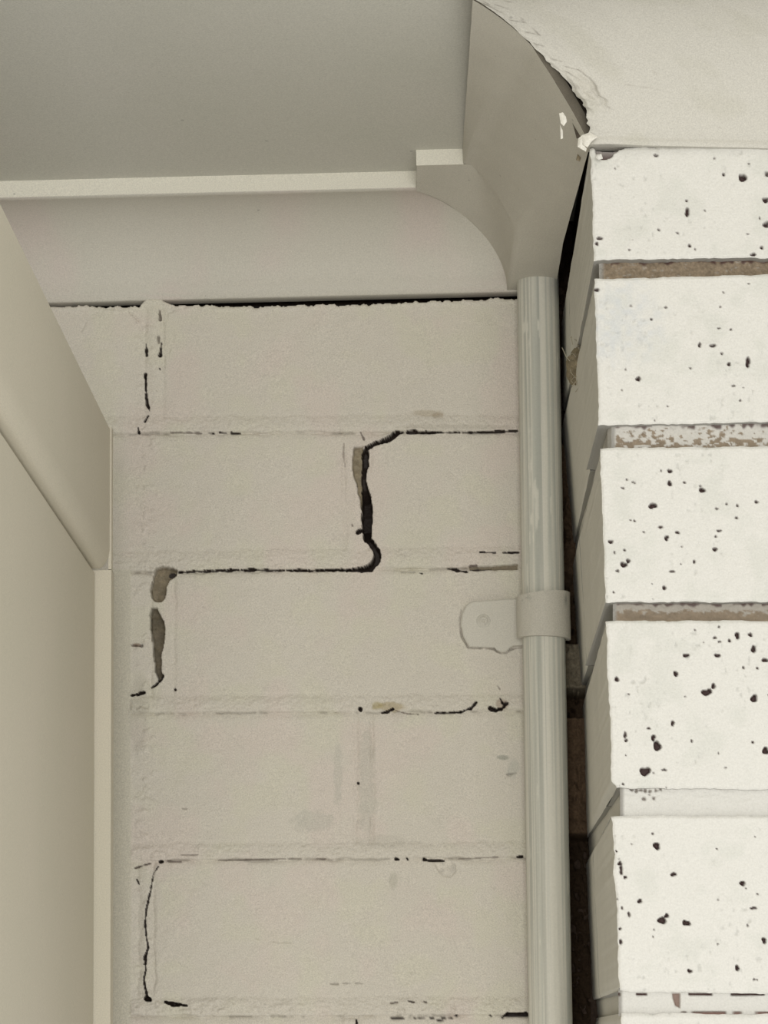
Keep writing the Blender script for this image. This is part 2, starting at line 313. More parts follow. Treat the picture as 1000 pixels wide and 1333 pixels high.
# ------------------------------------------------------------------ the pier on the right
WHITE = np.array([.66, .645, .60]); PIT = np.array([.055, .030, .027])
YAW = math.tan(math.radians(8.0)); XCR = P(785, 700, -.30)[0]
def PF(u, v):
    """the pier's front plane: y = -.30 + (x - XCR) * YAW"""
    u = np.asarray(u, float); v = np.asarray(v, float); u, v = np.broadcast_arrays(u, v)
    d = np.stack([u - CX, -(v - CY), np.full(u.shape, -F)], -1) @ R.T
    n = np.array([YAW, -1.0, 0.0]); p0 = np.array([XCR, -.30, 0.0])
    t = ((p0 - C0) @ n) / (d @ n); return C0 + d * t[..., None]
PITS = [(967,231,6,5),(895,276,2.6,6),(997,260,4,4),(998,292,4,5),(942,227,2,2),(854,202,3,1.4),(780,310,4,1.8),(777,317,1.8,2.6),(898,320,2,2),(882,303,1.5,1.3),(992,322,2.2,2),(894,261,1.5,1.3),(905,324,1.3,1.3),(981,331,3.4,2.4),
 (777,377,3,2.2),(928,450,4,1.8),(911,449,1.7,3.2),(940,460,1.6,1.6),(949,474,2.4,2.2),(974,471,2.8,6.5),(831,493,3,3.4),(938,399,1.4,1.2),(936,427,1.6,1),(955,502,2,1.2),(964,521,1.3,1),(899,479,1.3,1.2),
 (872,613,3,2.4),(872,629,2.6,3.6),(914,638,4.8,2.8),(850,658,5.5,3.6),(811,635,2.2,1.2),(816,624,1.2,.9),(891,628,1.5,1.3),(985,653,2.4,1.6),(960,658,1.3,1.6),(946,656,1.2,1.2),(933,662,2,1.2),(959,674,2.2,1.2),(860,686,3.4,1.4),(882,693,2.8,1.8),(868,700,2.6,3.4),(795,705,3,2.6),(932,698,1.5,1.5),(936,691,2.4,1.3),(931,715,3.6,2),(904,731,1.5,2.2),(821,677,1,1),(826,678,1.4,1.2),(813,716,1.6,1.6),(800,719,1.3,1.6),(818,730,2.6,2.6),(812,735,4,3.6),(804,743,2.2,1.6),(875,744,3.2,1.3),(865,765,2.2,2.8),(799,771,1.2,1.2),
 (893,853,4,2.4),(934,853,4,2.2),(931,830,2.6,1.4),(937,835,2,1.2),(950,834,2,1.9),(960,827,2.8,4.4),(977,826,2.6,2.3),(981,845,2.8,5.4),(996,859,4,2.6),(968,869,1.5,1.5),(803,884,2.6,3.6),(880,877,3,3.4),(920,901,7,4.4),(929,893,2.6,4),(982,909,4.8,5),(876,941,2,3.6),(814,957,1.6,4.6),(815,964,1.9,1.9),(845,948,2.4,1),(851,960,2.8,4),(856,971,4.8,7.6),(980,966,1.5,1.3),(997,977,4,5.6),(840,1004,6.8,6.4),(865,1002,3,1.4),(905,820,1.3,.9),
 (855,1101,4.4,4.8),(850,1085,1.5,1.3),(877,1138,4,2.4),(807,1124,2.8,2.6),(809,1132,2,5.5),(814,1142,2,2),(802,1108,1.6,1.6),(967,1150,4,2.8),(981,1182,4.2,1.6),(833,1173,3,2.4),(862,1198,6.6,4.2),(868,1192,3,3),(892,1201,3,4),(896,1202,3.4,2.6),(819,1190,1.5,3),(807,1209,1.8,1.8),(808,1226,2,3),(995,1224,3,4),(898,1264,3.2,2.2),(960,1260,2.4,4.2),(982,1275,1.6,1.4),(810,1182,1.2,2)]
rs = np.random.RandomState(4)
for _ in range(240):
    x, y = rs.uniform(776, 1390), rs.uniform(195, 1700)
    s = rs.uniform(.6, 1.1) if x < 1000 and y < 1333 else rs.uniform(.8, 3.4)
    PITS.append((x, y, s * rs.uniform(.7, 1.6), s * rs.uniform(.7, 1.6)))
def Hfront(u, v):
    h = .25 * fbm(u / 45, v / 45, 101) + .10 * fbm(u / 9, v / 9, 102) + .05 * vn(u / 3, v / 3, 103)
    scr = ss(.36, .7, fbm(u / 5, v / 8, 104)) * ss(-.2, .35, fbm(u / 60, v / 60, 105)); h = h - .45 * scr
    c = np.broadcast_to(WHITE, u.shape + (3,)).copy()
    c = mix(c, WHITE * (.94, .95, .94), ss(0, .6, fbm(u / 30, v / 30, 106)))
    c = mix(c, (.47, .465, .43), .6 * scr)
    blu = .8 * (1 - ss(.4, 1.1, np.hypot((u - 810) / 60, (v - 420) / 70) + .3 * fbm(u / 12, v / 12, 108))); c = mix(c, (.56, .575, .58), blu * (.5 + .5 * vn(u / 7, v / 7, 107)))
    ja = .35 * vn(u / 2.3, v / 2.3, 110)
    for (x, y, a, b) in PITS:
        a, b = a * .88, b * .88; k = (np.abs(u - x) < a + 5) & (np.abs(v - y) < b + 5)
        if not k.any(): continue
        x0, y0 = u[k] - x, v[k] - y
        ang = np.arctan2(y0, x0); rr = np.hypot(x0 / a, y0 / b); 
        sd = (rr - 1 + .13 * np.sin(2 * ang + x * 7) + .13 * np.sin(3 * ang + y * 5)) * min(a, b) * .9 + .7 * ja[k]
        m = 1 - ss(-.6, .6, sd); h[k] = h[k] * (1 - m) - m * min(5, 1.2 + .9 * min(a, b)) + .12 * gauss(sd - 1.6, 1.2)
        mc = 1 - ss(-.3, .7, sd); c[k] = c[k] * (1 - mc[:, None]) + PIT * mc[:, None]
    return h, c
# per course: front top-left, front bottom-left, top at x=1000, bottom at x=1000, back silhouette x, depth of corner brick
COURSES = [((768,193),(773,338),190,335,(744,742),.23), ((774,363),(780,553),357,549.5,(739,748),.11), ((782,583),(788,784),581,783,(747,752),.23),
           ((789,808),(797,1025),808,1028,(753,752),.11), ((797,1062),(807,1290),1062,1294,(752,754),.23), ((808,1319),(814,1548),1320,1552,(756,757),.11), ((815,1580),(822,1806),1580,1808,(757,758),.23)]
UEND = 1400
pt = Parts()
pcore = P(800, 700, -.28)
pt.V = []; 
core = np.array([[.100, -.285], [.315, -.285 + .215 * YAW], [.315, .05], [.100, .05]])
V = np.array([[x, y, z] for z in (1.68, 2.42) for x, y in core])
wall_right = mesh_np('wall_right', V, [[0, 3, 2, 1], [4, 5, 6, 7], [0, 1, 5, 4], [1, 2, 6, 5], [2, 3, 7, 6], [3, 0, 4, 7]], None, M_dark, smooth=False, kind='structure')
wall_right['label'] = 'white-painted brick pier projecting on the right with pitted faces and raked joints'
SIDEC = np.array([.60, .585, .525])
def warp_edges(u, v, uv4, amp):
    """small wander of a brick's arrises"""
    (ul0, ul1, vt0, vb0) = uv4
    dl = gauss((u - u[:, :1]), 4); u2 = u + dl * amp * (1.2 * vn(v / 30, v * 0, 120) + .8 * vn(v / 8, v * 0, 121))
    dt = gauss(v - v[:1], 3); db = gauss(v - v[-1:], 3)
    v2 = v + dt * amp * (.9 * vn(u / 25, u * 0, 122 + int(vt0)) + .6 * vn(u / 6, u * 0, 123)) + db * amp * (.9 * vn(u / 25, u * 0, 124 + int(vb0)) + .6 * vn(u / 6, u * 0, 125))
    return u2, v2
def side_grid(Fe, ub, Y0, Y1, ns, seed, colr, rec=0.0, vb=700):
    """side face: from the front-left arris Fe (nv,3) back to the wall; ub = back silhouette (top, bottom)"""
    nv = len(Fe); t = np.linspace(0, 1, nv); s = np.linspace(0, 1, ns)
    Xb = P(ub[0] * (1 - t) + ub[1] * t, np.full(nv, float(vb)), 0.0)[:, 0]
    f = (Y0 + (Y1 - Y0) * s)
    G = np.zeros((nv, ns, 3))
    g = (f[None] - Fe[:, 1:2]) / (0 - Fe[:, 1:2]); g = np.clip(g, 0, None)
    if Y0 < -.29: g[:, 0] = 0; 
    G[..., 0] = Fe[:, :1] * (1 - g) + Xb[:, None] * g; G[..., 1] = np.where(g == 0, Fe[:, 1:2], f[None]); G[..., 2] = Fe[:, 2:3]
    zz, yy = G[..., 2] * 1000, G[..., 1] * 1000
    d = .30 * fbm(zz / 25, yy / 25, seed) + .08 * fbm(zz / 5, yy / 5, seed + 3)
    edge = ss(0, 4, (G[..., 1] - Fe[:, 1:2]) * 1000); 
    tt = np.minimum(np.arange(nv), np.arange(nv)[::-1])[:, None] * np.abs(Fe[0, 2] - Fe[-1, 2]) / nv * 1000
    d = d * edge - .7 * gauss(tt, 1.5) * edge - rec * 1000 * edge
    G[..., 0] -= d / 1000
    cc = colr * (1 + .05 * fbm(zz / 30, yy / 30, seed + 7))[..., None]
    return G, cc
for ci, (tl, bl, tr, br, ub, dp) in enumerate(COURSES):
    res = 1.4 if ci < 5 else 3.2
    slope_t = (tr - tl[1]) / (1000 - tl[0]); slope_b = (br - bl[1]) / (1000 - bl[0])
    nv = int((bl[1] - tl[1]) / res) + 1; t = np.linspace(0, 1, nv)[:, None]
    ulft = tl[0] * (1 - t) + bl[0] * t
    nA = int((1005 - 785) / res); s = np.concatenate([np.linspace(0, .358, nA), np.linspace(.358, 1, 110)[1:]])[None]
    u = ulft + (UEND - ulft) * s
    v = (tl[1] + slope_t * (u - tl[0])) * (1 - t) + (bl[1] + slope_b * (u - bl[0])) * t
    wu, wv = warp_edges(u, v, (0, 0, tl[1], bl[1]), 1.0)
    # rounded left-bottom corner on some
    if ci in (3,): wu = wu + 7 * gauss(u - ulft, 7) * gauss(v - v[-1:], 6)
    h, c = Hfront(u, v)
    e = np.minimum(v - v[:1], v[-1:] - v); h = h - .9 * gauss(e, 1.8) - .7 * gauss(u - ulft, 1.6)
    if ci == 0:   # broken top corner with bare brick
        m = 1 - ss(-.8, .8, poly_sd(u, v, [(772,185),(782,192),(812,186),(812,192),(800,198),(795,205),(786,207),(778,204)]) + .8 * vn(u / 3, v / 3, 130))
        h = h * (1 - m) - 6 * m; c = mix(c, PIT * 1.6, m)
        m = .5 * (1 - ss(0, 14, v - 193 + 4 * vn(u / 12, v / 12, 131))); c = mix(c, (.52, .51, .47), m)  # shadow under the cornice painted as a soft darker band
    G = PF(wu, wv); G[..., 1] -= h / 1000
    pt = Parts(); pt.grid(G, c)
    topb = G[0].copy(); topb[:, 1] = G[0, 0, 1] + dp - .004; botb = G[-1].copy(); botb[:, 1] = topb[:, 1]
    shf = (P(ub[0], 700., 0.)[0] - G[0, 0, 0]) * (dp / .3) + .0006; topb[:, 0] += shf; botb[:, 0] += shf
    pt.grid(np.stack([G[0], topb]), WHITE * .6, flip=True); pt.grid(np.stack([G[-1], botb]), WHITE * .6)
    Fe = G[:, 0]; y0 = Fe[:, 1].mean()
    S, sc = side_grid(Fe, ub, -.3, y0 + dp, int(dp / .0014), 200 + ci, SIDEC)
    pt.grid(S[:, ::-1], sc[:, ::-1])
    pt.build('brick', M_pier, wall_right)
    # closing brick behind the corner brick
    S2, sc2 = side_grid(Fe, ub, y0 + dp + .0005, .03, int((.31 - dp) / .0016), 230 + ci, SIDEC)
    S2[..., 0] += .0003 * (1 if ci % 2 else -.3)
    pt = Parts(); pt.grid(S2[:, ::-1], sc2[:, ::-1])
    bk = S2[:, -1].copy(); bk[:, 0] += .09; pt.grid(np.stack([S2[:, -1], bk], 1)[:, ::-1], SIDEC * .5)
    for e in (0, -1):
        q = S2[e].copy(); q[:, 0] += .05; pt.grid(np.stack([S2[e], q]), SIDEC * .5)
    q = S2[:, 0].copy(); q[:, 0] += .05; pt.grid(np.stack([S2[:, 0], q], 1), SIDEC * .5)
    pt.build('brick', M_pier, wall_right)
# raked joints
JB = np.array([.235, .185, .13]); JG = np.array([.42, .40, .36])
JN = [(781, 2.2, 'brown'), (797, 2.4, 'mixed'), (799, 5, 'greytop'), (808, 3.2, 'painted'), (806, 3.2, 'painted2'), (812, 5, 'painted')]
for ji in range(6):
    c0, c1 = COURSES[ji], COURSES[ji + 1]; x0, rec, kind = JN[ji]
    res = 1.3 if ji < 5 else 3.2
    tl, bl = c0[1], c1[0]
    uu = np.concatenate([np.linspace(x0, 1005, int((1005 - x0) / res)), np.linspace(1008, UEND, 120)]); 
    nv = int((bl[1] - tl[1] + 8) / res); t = np.linspace(0, 1, nv)[:, None]
    vt = tl[1] - 4 + (c0[3] - tl[1]) / (1000 - tl[0]) * (uu - tl[0]); vb = bl[1] + 4 + (c1[2] - bl[1]) / (1000 - bl[0]) * (uu - bl[0])
    v = vt[None] * (1 - t) + vb[None] * t; u = np.broadcast_to(uu, v.shape); tt = (v - vt - 4) / (vb - vt - 8)
    h = .6 * fbm(u / 12, v / 6, 300 + ji) + .25 * vn(u / 3, v / 3, 310 + ji)
    raw = JB * (1 + .25 * fbm(u / 9, v / 5, 320 + ji))[..., None]
    pn = fbm(u / 6, v / 3.4, 330 + ji, 4)
    if kind == 'brown': m = ss(.28, .6, pn) * .5; depth = 7
    elif kind == 'mixed': m = ss(-.25, -.05, pn + .9 * (.45 - tt) + .5 * (1 - ss(800, 806, u))); m = m * .8; depth = 5.5
    elif kind == 'greytop': m = ss(-.1, .1, pn * .6 + 1.6 * (.42 - tt)) * .65; depth = 6.5
    else: m = np.ones(u.shape); depth = 3.4 if kind == 'painted' else 3.0
    pc = JG if kind in ('brown', 'greytop') else WHITE * .93
    c = raw * (1 - m[..., None]) + pc * m[..., None]
    h = h * (1 - .4 * m) + (m * .5 if kind not in ('painted', 'painted2') else 0)
    if kind in ('brown', 'greytop', 'mixed'):
        c = mix(c, PIT * 1.3, (1 - ss(.0, .14, tt + .10 * vn(u / 5, v * 0, 7))) * ss(-.35, .0, vn(u / 9, v * 0, 340 + ji)) * .9)
    c = mix(c, JG * .7, 1 - ss(2, 7 if kind != 'brown' else 9, u - x0))
    if kind == 'painted':
        for (x, y, a, b) in [(823,1027,3,2),(829,1028,2.5,3),(835,1028,3,2),(841,1028,2,3),(847,1029,3,2.4),(855,1028,3,2),(861,1027,2,1.6),(839,1039,3,2),(852,1039,3,3),(846,1034,1.5,1)]:
            m = 1 - ss(.5, 1.1, np.hypot((u - x) / a, (v - y) / b) + .4 * vn(u / 2, v / 2, 9)); h = h - 1.5 * m; c = mix(c, (.13, .10, .08), m * .8)
    if kind == 'painted2':
        dk = (1 - ss(-.5, .8, np.abs(v - 1294) - 1.4)) * ss(.0, .3, vn(u / 11, v * 0, 41) + .1); h = h - 3 * dk; c = mix(c, PIT * 1.5, dk)
        dk = (1 - ss(-.5, .8, np.abs(v - 1319) - 1.8)) * ss(885, 892, u) * ss(-.6, -.3, vn(u / 13, v * 0, 43)); h = h - 3 * dk; c = mix(c, (.26, .14, .11), dk * .9)
        dk = (1 - ss(-1, 1, poly_sd(u, v, [(876,1293),(886,1293),(886,1312),(880,1309),(877,1300)]))); h = h - 2 * dk; c = mix(c, (.24, .17, .14), dk)
    G = PF(u, v); G[..., 1] += (depth - h) / 1000
    pt = Parts(); pt.grid(G, c)
    # left end and side face of the joint, recessed a little from the bricks
    Fe = G[:, 0]
    ub = (c0[4][1], c1[4][0])
    Fs = Fe.copy(); Fs[:, 0] = PF(np.full(nv, (tl[0] + bl[0]) / 2.), v[:, 0])[:, 0] + rec / 1000
    endc = (JB * .8 if kind == 'brown' else JG * 1.05)
    S, sc = side_grid(Fs, ub, -.29, .03, 210, 260 + ji, SIDEC * .95, rec=0)
    S[..., 0] += (rec * .9 - (rec * .6 - 1.3) * ss(.45, 1, np.linspace(0, 1, 210)))[None] / 1000
    cc = mix(sc, endc, np.broadcast_to(1 - ss(.03, .13, np.linspace(0, 1, 210)), S.shape[:2]))
    if kind == 'brown':   # the bare, broken stretch near the back
        zz = np.linspace(0, 1, nv)[:, None]; yy = np.linspace(-.29, .03, 210)[None]
        hole = gauss((yy + .105) / .02, 1) * np.ones((nv, 1)); cc = mix(cc, (.20, .17, .11), hole * .9); S[..., 0] += hole * .003
    pt.grid(np.stack([Fe, S[:, 0]], 1)[:, ::-1], endc); pt.grid(S[:, ::-1], cc[:, ::-1])
    pt.build('mortar_bed', M_rawmortar if kind in ('brown',) else M_pier, wall_right)

# ------------------------------------------------------------------ ceiling and cornices
XM = P(660, 372, 0)[0]; ZB = 2.3656; ZC = ZB + .049 + .0115
CORN = np.array([.52, .495, .43])
pt = Parts(); pt.box(-1.3, .9, -1.05, .09, ZC + .0, ZC + .04, CORN)
ceil = pt.build('ceiling', M_ceil, kind='structure', smooth=False)
ceil['label'] = 'flat painted ceiling in shade above the cornice'
n = 22
def prof(r, h, bl=0.0, n=n):
    a = np.linspace(0, np.pi / 2, n); t = np.linspace(0, 1, n)
    return (1 - bl) * r * (1 - np.cos(a)) + bl * r * t, (1 - bl) * h * np.sin(a) + bl * h * t
pt = Parts(); pt.box(-.60, -.42, -1.05, .05, 1.62, ZC, CORN * .8)  # out-of-view wall added to darken the left of the ceiling
wl = pt.build('shade_wall_left', M_cornice, kind='structure', smooth=False); wl['label'] = 'unseen wall added at the left to shade the ceiling'
# back cornice (coved, runs along the back wall to the mitre)
o, hh = prof(.056, .049)
o = np.concatenate([[-.01, 0, .0006, .001], o[0:] * 1.0 + .0028, [o[-1] + .0034, o[-1] + .0030]]); hh = np.concatenate([[-.0015, -.0015, -.0012, -.0004], hh + .003 * (1 - np.linspace(0, 1, n)), [.0498, .0608]])
xs = np.linspace(0, 1, 160)
XL = -.62
G = np.zeros((len(o), 160, 3)); 
xe = XM + .030 - np.clip(o, 0, None); xe = np.where(np.arange(len(o)) >= 4, XM - np.clip(o - .0028, 0, None) + .0004, xe)
G[..., 0] = XL + (xe[:, None] - XL) * xs[None]; G[..., 1] = -o[:, None]; G[..., 2] = ZB + hh[:, None]
sag = .0006 * fbm(G[..., 0] * 9, G[..., 0] * 0, 400); G[..., 1] -= sag
c = np.broadcast_to(CORN, G.shape).copy(); c = mix(c, CORN * (1.03, .97, 1.0), ss(-.1, .5, fbm(G[..., 0] * 25, hh[:, None] * 25 + 0 * G[..., 0], 402)))
pt = Parts(); pt.grid(G[:4], c[:4], flip=True); pt.grid(G[3:-1], c[3:-1], flip=True)
lip = G[-2:].copy(); c2 = np.broadcast_to((.68, .655, .565), lip.shape); pt.grid(lip, c2, flip=True)  # lighter colour paints in the light this fillet catches
cap = np.stack([G[-1], G[-1] + (0, .05, 0)]); pt.grid(cap, CORN, flip=True)
t1 = pt.build('trim_1', M_cornice, kind='structure'); t1['label'] = 'coved cornice along the top of the cream back wall'

# return cornice: runs forward along the pier's side, flat soffit then cove
XS = .0880
def rowpts(S0, S1, Yf, r, h, z, bl=0, trunc=None, topz=None):
    o, q = prof(r, h, bl); 
    pts = [np.linspace(S0, S1, 10)[:-1]]
    X = np.concatenate([np.linspace(S0, S1, 10)[:-1], S1 - o]); 
    oo = np.concatenate([np.zeros(9), o]); Z = np.concatenate([np.full(9, z), z + q])
    if trunc is not None:
        X = np.maximum(X, trunc)
        over = (S1 - oo) < trunc
        if over.any():
            k = np.argmax(over); Z[k:] = np.linspace(Z[k], (topz or ZC), over.sum())
    Y = Yf(oo); return np.stack([X, Y, Z], -1)
TX = .0268
XS = .0853
rows = [rowpts(XS, XM, lambda o: -o + 0 * o, .056, .049, ZB - .0005)]
def stopend(trunc):
    s_ = np.linspace(0, 1, n); X1 = np.where(s_ < .7, XM - .0277 * (1 - np.cos(s_ / .7 * np.pi / 2)), TX - .028 * (s_ - .7) / .3); Z1 = np.where(s_ < .7, .0515 * np.sin(s_ / .7 * np.pi / 2), .0515)
    if trunc: X1 = np.maximum(X1, TX); Z1 = np.where(s_ < .7, Z1, .0515 + (ZC - ZB - .0507) * (s_ - .7) / .3)
    X = np.concatenate([np.linspace(XS, XM, 10)[:-1], X1]); Z = ZB - .0008 + np.concatenate([np.zeros(9), Z1]); return np.stack([X, np.full(X.shape, -.098), Z], -1)
TX = .0268
rows.append(stopend(False))
G1 = np.stack(rows)
nr = 90
A = G1[0]; B = G1[1]; G1 = A[None] + (B - A)[None] * np.linspace(0, 1, nr)[:, None, None]
f0 = stopend(True)
S1f = .0893
f1 = rowpts(.0896, .0892, lambda o: -.3005 - o * .985, .060, .058, 2.3552, bl=.30, trunc=.0262, topz=ZC)
nr = 90; t = np.linspace(0, 1, nr)[:, None, None]
G2 = f0[None] * (1 - t) + f1[None] * t
def dress(G, seed):
    a, b = G.shape[:2]; w = .00018 * fbm(G[..., 1] * 60, np.arange(b)[None] / 6. + 0 * G[..., 1], seed)
    G = G.copy(); G[..., 2] -= w; G[..., 0] -= w
    c = CORN * (1 + .03 * fbm(G[..., 1] * 40, np.arange(b)[None] / 7. + 0 * G[..., 1], seed + 1))[..., None]
    return G, c * 1.07
pt = Parts()
G1s = G1.copy()
for it in range(110):
    q = G1s.copy(); q[:, 1:-1] = .5 * G1s[:, 1:-1] + .25 * (G1s[:, :-2] + G1s[:, 2:]); q[:, 20:] = G1[:, 20:]; G1s = q
w1 = .6 * np.linspace(0, 1, 90)[:, None, None] ** 1.5; G1 = G1 * (1 - w1) + G1s * w1
g, c = dress(G1, 410)
gr = np.linspace(0, 1, 90)[:, None] * np.ones((1, g.shape[1])); cols_ = np.arange(g.shape[1])[None]
c = mix(c, (.20, .18, .145), (1 - ss(.002, .016, gr)) * ss(10, 13, cols_) * (1 - ss(28, 30, cols_)) * ss(-.7, .0, vn(cols_ / 1.5, gr, 77)) * .8)
pt.grid(g, c, flip=True)
# end stop of the wider stretch: small fillet facing the room
e0 = np.stack([np.linspace(TX + .0004, -.0013, 12), np.full(12, -.098), np.full(12, ZB + .0506)], -1); e1 = e0.copy(); e1[:, 2] = ZC; pt.grid(np.stack([e1, e0]), (.68, .655, .565))  # lit look painted in here too with the lighter tone
lf = G1[:, -1]; lf2 = lf.copy(); lf2[:, 2] = ZC; pt.grid(np.stack([lf, lf2], 1), CORN * 1.05, flip=True)
G2s = G2.copy()
for it in range(110):   # ease the arris between soffit and cove, fully so towards the front
    q = G2s.copy(); q[:, 1:-1] = .5 * G2s[:, 1:-1] + .25 * (G2s[:, :-2] + G2s[:, 2:]); q[:, 22:] = G2[:, 22:]; G2s = q
w2 = 1 - .4 * (1 - t) ** 4; G2 = G2 * (1 - w2) + G2s * w2
g, c = dress(G2, 420)
pt.grid(g, c, flip=True)
inn = G2[:, 0].copy(); inn[:, 2] += .03; pt.grid(np.stack([inn, G2[:, 0]], 1), CORN * .6, flip=True)
# thickness of the sawn front edge
fe = G2[-1].copy(); ce = fe.copy(); ce[:, 0] += .004; ce[:, 1] += .002; ce[:, 2] += .0045; pt.grid(np.stack([fe, ce]), np.array([.12, .105, .08]), flip=True)
t2 = pt.build('trim_2', M_cornice, kind='structure'); t2['label'] = 'cornice return running forward over the pipe, parting from the pier cornice at its mitre'

# front cornice on the pier, with the broken mitre
FRONTC = np.array([.53, .51, .455])
o, q = prof(.060, .058, .30, 110); o = o + .0015
ns = 190; s = np.linspace(0, 1, ns) ** 1.35
tpos = np.linspace(0, 1, 110)
gap = .0056 * np.exp(-((tpos - .26) / .20) ** 2) + .0006 + (.0011 * vn(tpos * 22, tpos * 0, 430) + .0008 * vn(tpos * 55, tpos * 0, 431)) * np.exp(-((tpos - .3) / .35) ** 2)
x0 = .0892 - o + gap; xe = .36
G = np.zeros((110, ns, 3)); G[..., 0] = x0[:, None] + (xe - x0[:, None]) * s[None]
G[..., 1] = -.3005 - o[:, None] + (G[..., 0] - .0892) * YAW * ss(.0, .03, G[..., 0] - .089); G[..., 2] = 2.3556 + q[:, None] + .018 * (G[..., 0] - .09) * 0
mm = (G[..., 0] - x0[:, None]) * 1000; tm = tpos[:, None] * 100
pzz = tm; 
d = .12 * fbm(mm / 14, pzz / 14, 440) + .05 * fbm(mm / 3, pzz / 3, 441)
lump = gauss((mm - 7) / 6, 1) * gauss((pzz - 31) / 12, 1) + .7 * gauss((mm - 3) / 3, 1) * gauss((pzz - 22) / 22, 1)
d = d + lump * (2.2 + 2.2 * fbm(mm / 4, pzz / 5, 442)); d = d - 2.6 * gauss(mm - 11 - .3 * np.sin(pzz), 1.2) * gauss((pzz - 30) / 10, 1)
d = d + .6 * gauss(mm, 4) * fbm(mm / 2.5, pzz / 3, 443)
d = d - .5 * gauss(pzz - 5, 1.5) + .3 * (1 - ss(2, 5, pzz))
G[..., 1] -= d / 1000; G[..., 2] -= d / 1000 * .7
c = np.broadcast_to(FRONTC, G.shape).copy(); c = mix(c, FRONTC * (.95, .95, .93), ss(.0, .5, fbm(mm / 25, pzz / 25, 444)))
for (a, b, x_, y_) in [(30, 62, 43, 56), (44, 57, 60, 53)]:
    pass
def mark(c, p0, p1, w, a, cc=(.33, .30, .26)):
    dd = line_sd(mm, pzz, [(p0[0], p0[1], w), (p1[0], p1[1], w * .3)]); return mix(c, cc, a * (1 - ss(-.4, .5, dd)))
c = mark(c, (22, 52), (42, 44), .15, .35); c = mark(c, (28, 36), (46, 34), .3, .5); 
for q_ in [((3,79),(8,77)),((8,77),(10,81)),((1,93),(3,85)),((3,93),(2,97)),((6,92),(9,88)),((4,70),(9,68)),((9,68),(9,73)),((2,62),(6,60)),((14,95),(16,94)),((7,47),(11,45)),((11,45),(13,38)),((13,38),(12,30)),((4,44),(7,40)),((3,52),(8,50))]: c = mark(c, q_[0], q_[1], .45, .75, (.22, .20, .17))
c = mark(c, (50, 46), (50.3, 42), .2, .4); c = mark(c, (70, 12), (71, 11.5), .5, .4)
c = mix(c, (.50, .47, .40), .5 * gauss((mm - 8) / 5, 1) * gauss((pzz - 34) / 10, 1))
pt = Parts(); pt.grid(G, c, flip=True)
und = np.stack([G[0], G[0] + (0, .012, .0)]); und[1, :, 1] = np.minimum(und[1, :, 1], G[0, :, 1] + .012); pt.grid(und, FRONTC * .9)
le = G[:, 0]; lb = le + np.array([.003, .005, .004]); pt.grid(np.stack([lb, le], 1), TAN * .6, flip=True)
tp = G[-1:].copy(); up = tp.copy(); up[..., 2] = ZC; pt.grid(np.concatenate([tp, up]), FRONTC, flip=True)
t3 = pt.build('trim_3', M_cornice, kind='structure'); t3['label'] = 'bright white cornice over the pier with a broken mitre edge'
# bare plaster seen through the open mitre
o, q = prof(.060, .058, .30, 40)
K = np.zeros((40, 12, 3)); w = np.linspace(-.006, .012, 12)[None]
K[..., 0] = .0892 - o[:, None] + w; K[..., 1] = -.3005 - o[:, None] + .006; K[..., 2] = 2.3556 + q[:, None] + .006
K[..., 1] += .001 * vn(np.arange(40)[:, None] / 3., w * 500, 460)
pt = Parts(); pt.grid(K, np.array([.07, .058, .045])); pt.build('bare_plaster', M_rawmortar, t3)
# curled chips of paint hanging at the mitre
def flake(poly, Y, thick, c, parent, seed):
    """chip of paint: outline given where it hangs, real thickness and curl"""
    p = np.array(poly, float); cen = p.mean(0); V = []; 
    nb = len(p)
    for lay, dy in ((0, 0), (1, thick)):
        for k in (1.0, .55):
            q = cen + (p - cen) * k; w = P(q[:, 0], q[:, 1], Y); w[:, 1] += dy + (k < 1) * -.0007 + .0004 * vn(q[:, 0] / 4, q[:, 1] / 4, seed); V.append(w)
        w = P(cen[0], cen[1], Y).reshape(1, 3); w[:, 1] += dy - .0010; V.append(w)
    V = np.concatenate(V); T_ = []; m = 2 * nb + 1
    for i in range(nb):
        j = (i + 1) % nb
        for b in (0, m):
            T_ += [[b + i, b + j, b + nb + j], [b + i, b + nb + j, b + nb + i], [b + nb + i, b + nb + j, b + 2 * nb]]
        T_ += [[i, m + i, m + j], [i, m + j, j]]
    return mesh_np('paint_chip', V, T_, np.tile(c, (len(V), 1)), M_cornice, parent, smooth=False)
FL = FRONTC * 1.35
flake([(728,148),(733,146),(737,152),(738,158),(734,164),(730,160)], -.331, .0006, FL, t3, 1)
flake([(729,162),(733,170),(733,180),(730,181),(729,172)], -.326, .0005, FL * .95, t3, 2)
flake([(753,180),(757,177),(759,184),(758,190),(764,193),(763,197),(757,194),(752,191)], -.318, .0008, FL, t3, 3)
flake([(757,176),(768,172),(778,178),(770,184),(765,192),(759,188)], -.310, .0010, FL, t3, 4)
flake([(776,201),(783,200),(785,206),(779,208),(775,205)], -.306, .0006, WHITE, wall_right, 5)
flake([(752,200),(757,204),(755,210),(750,208)], -.27, .0006, TAN * 1.1, wall_right, 6)

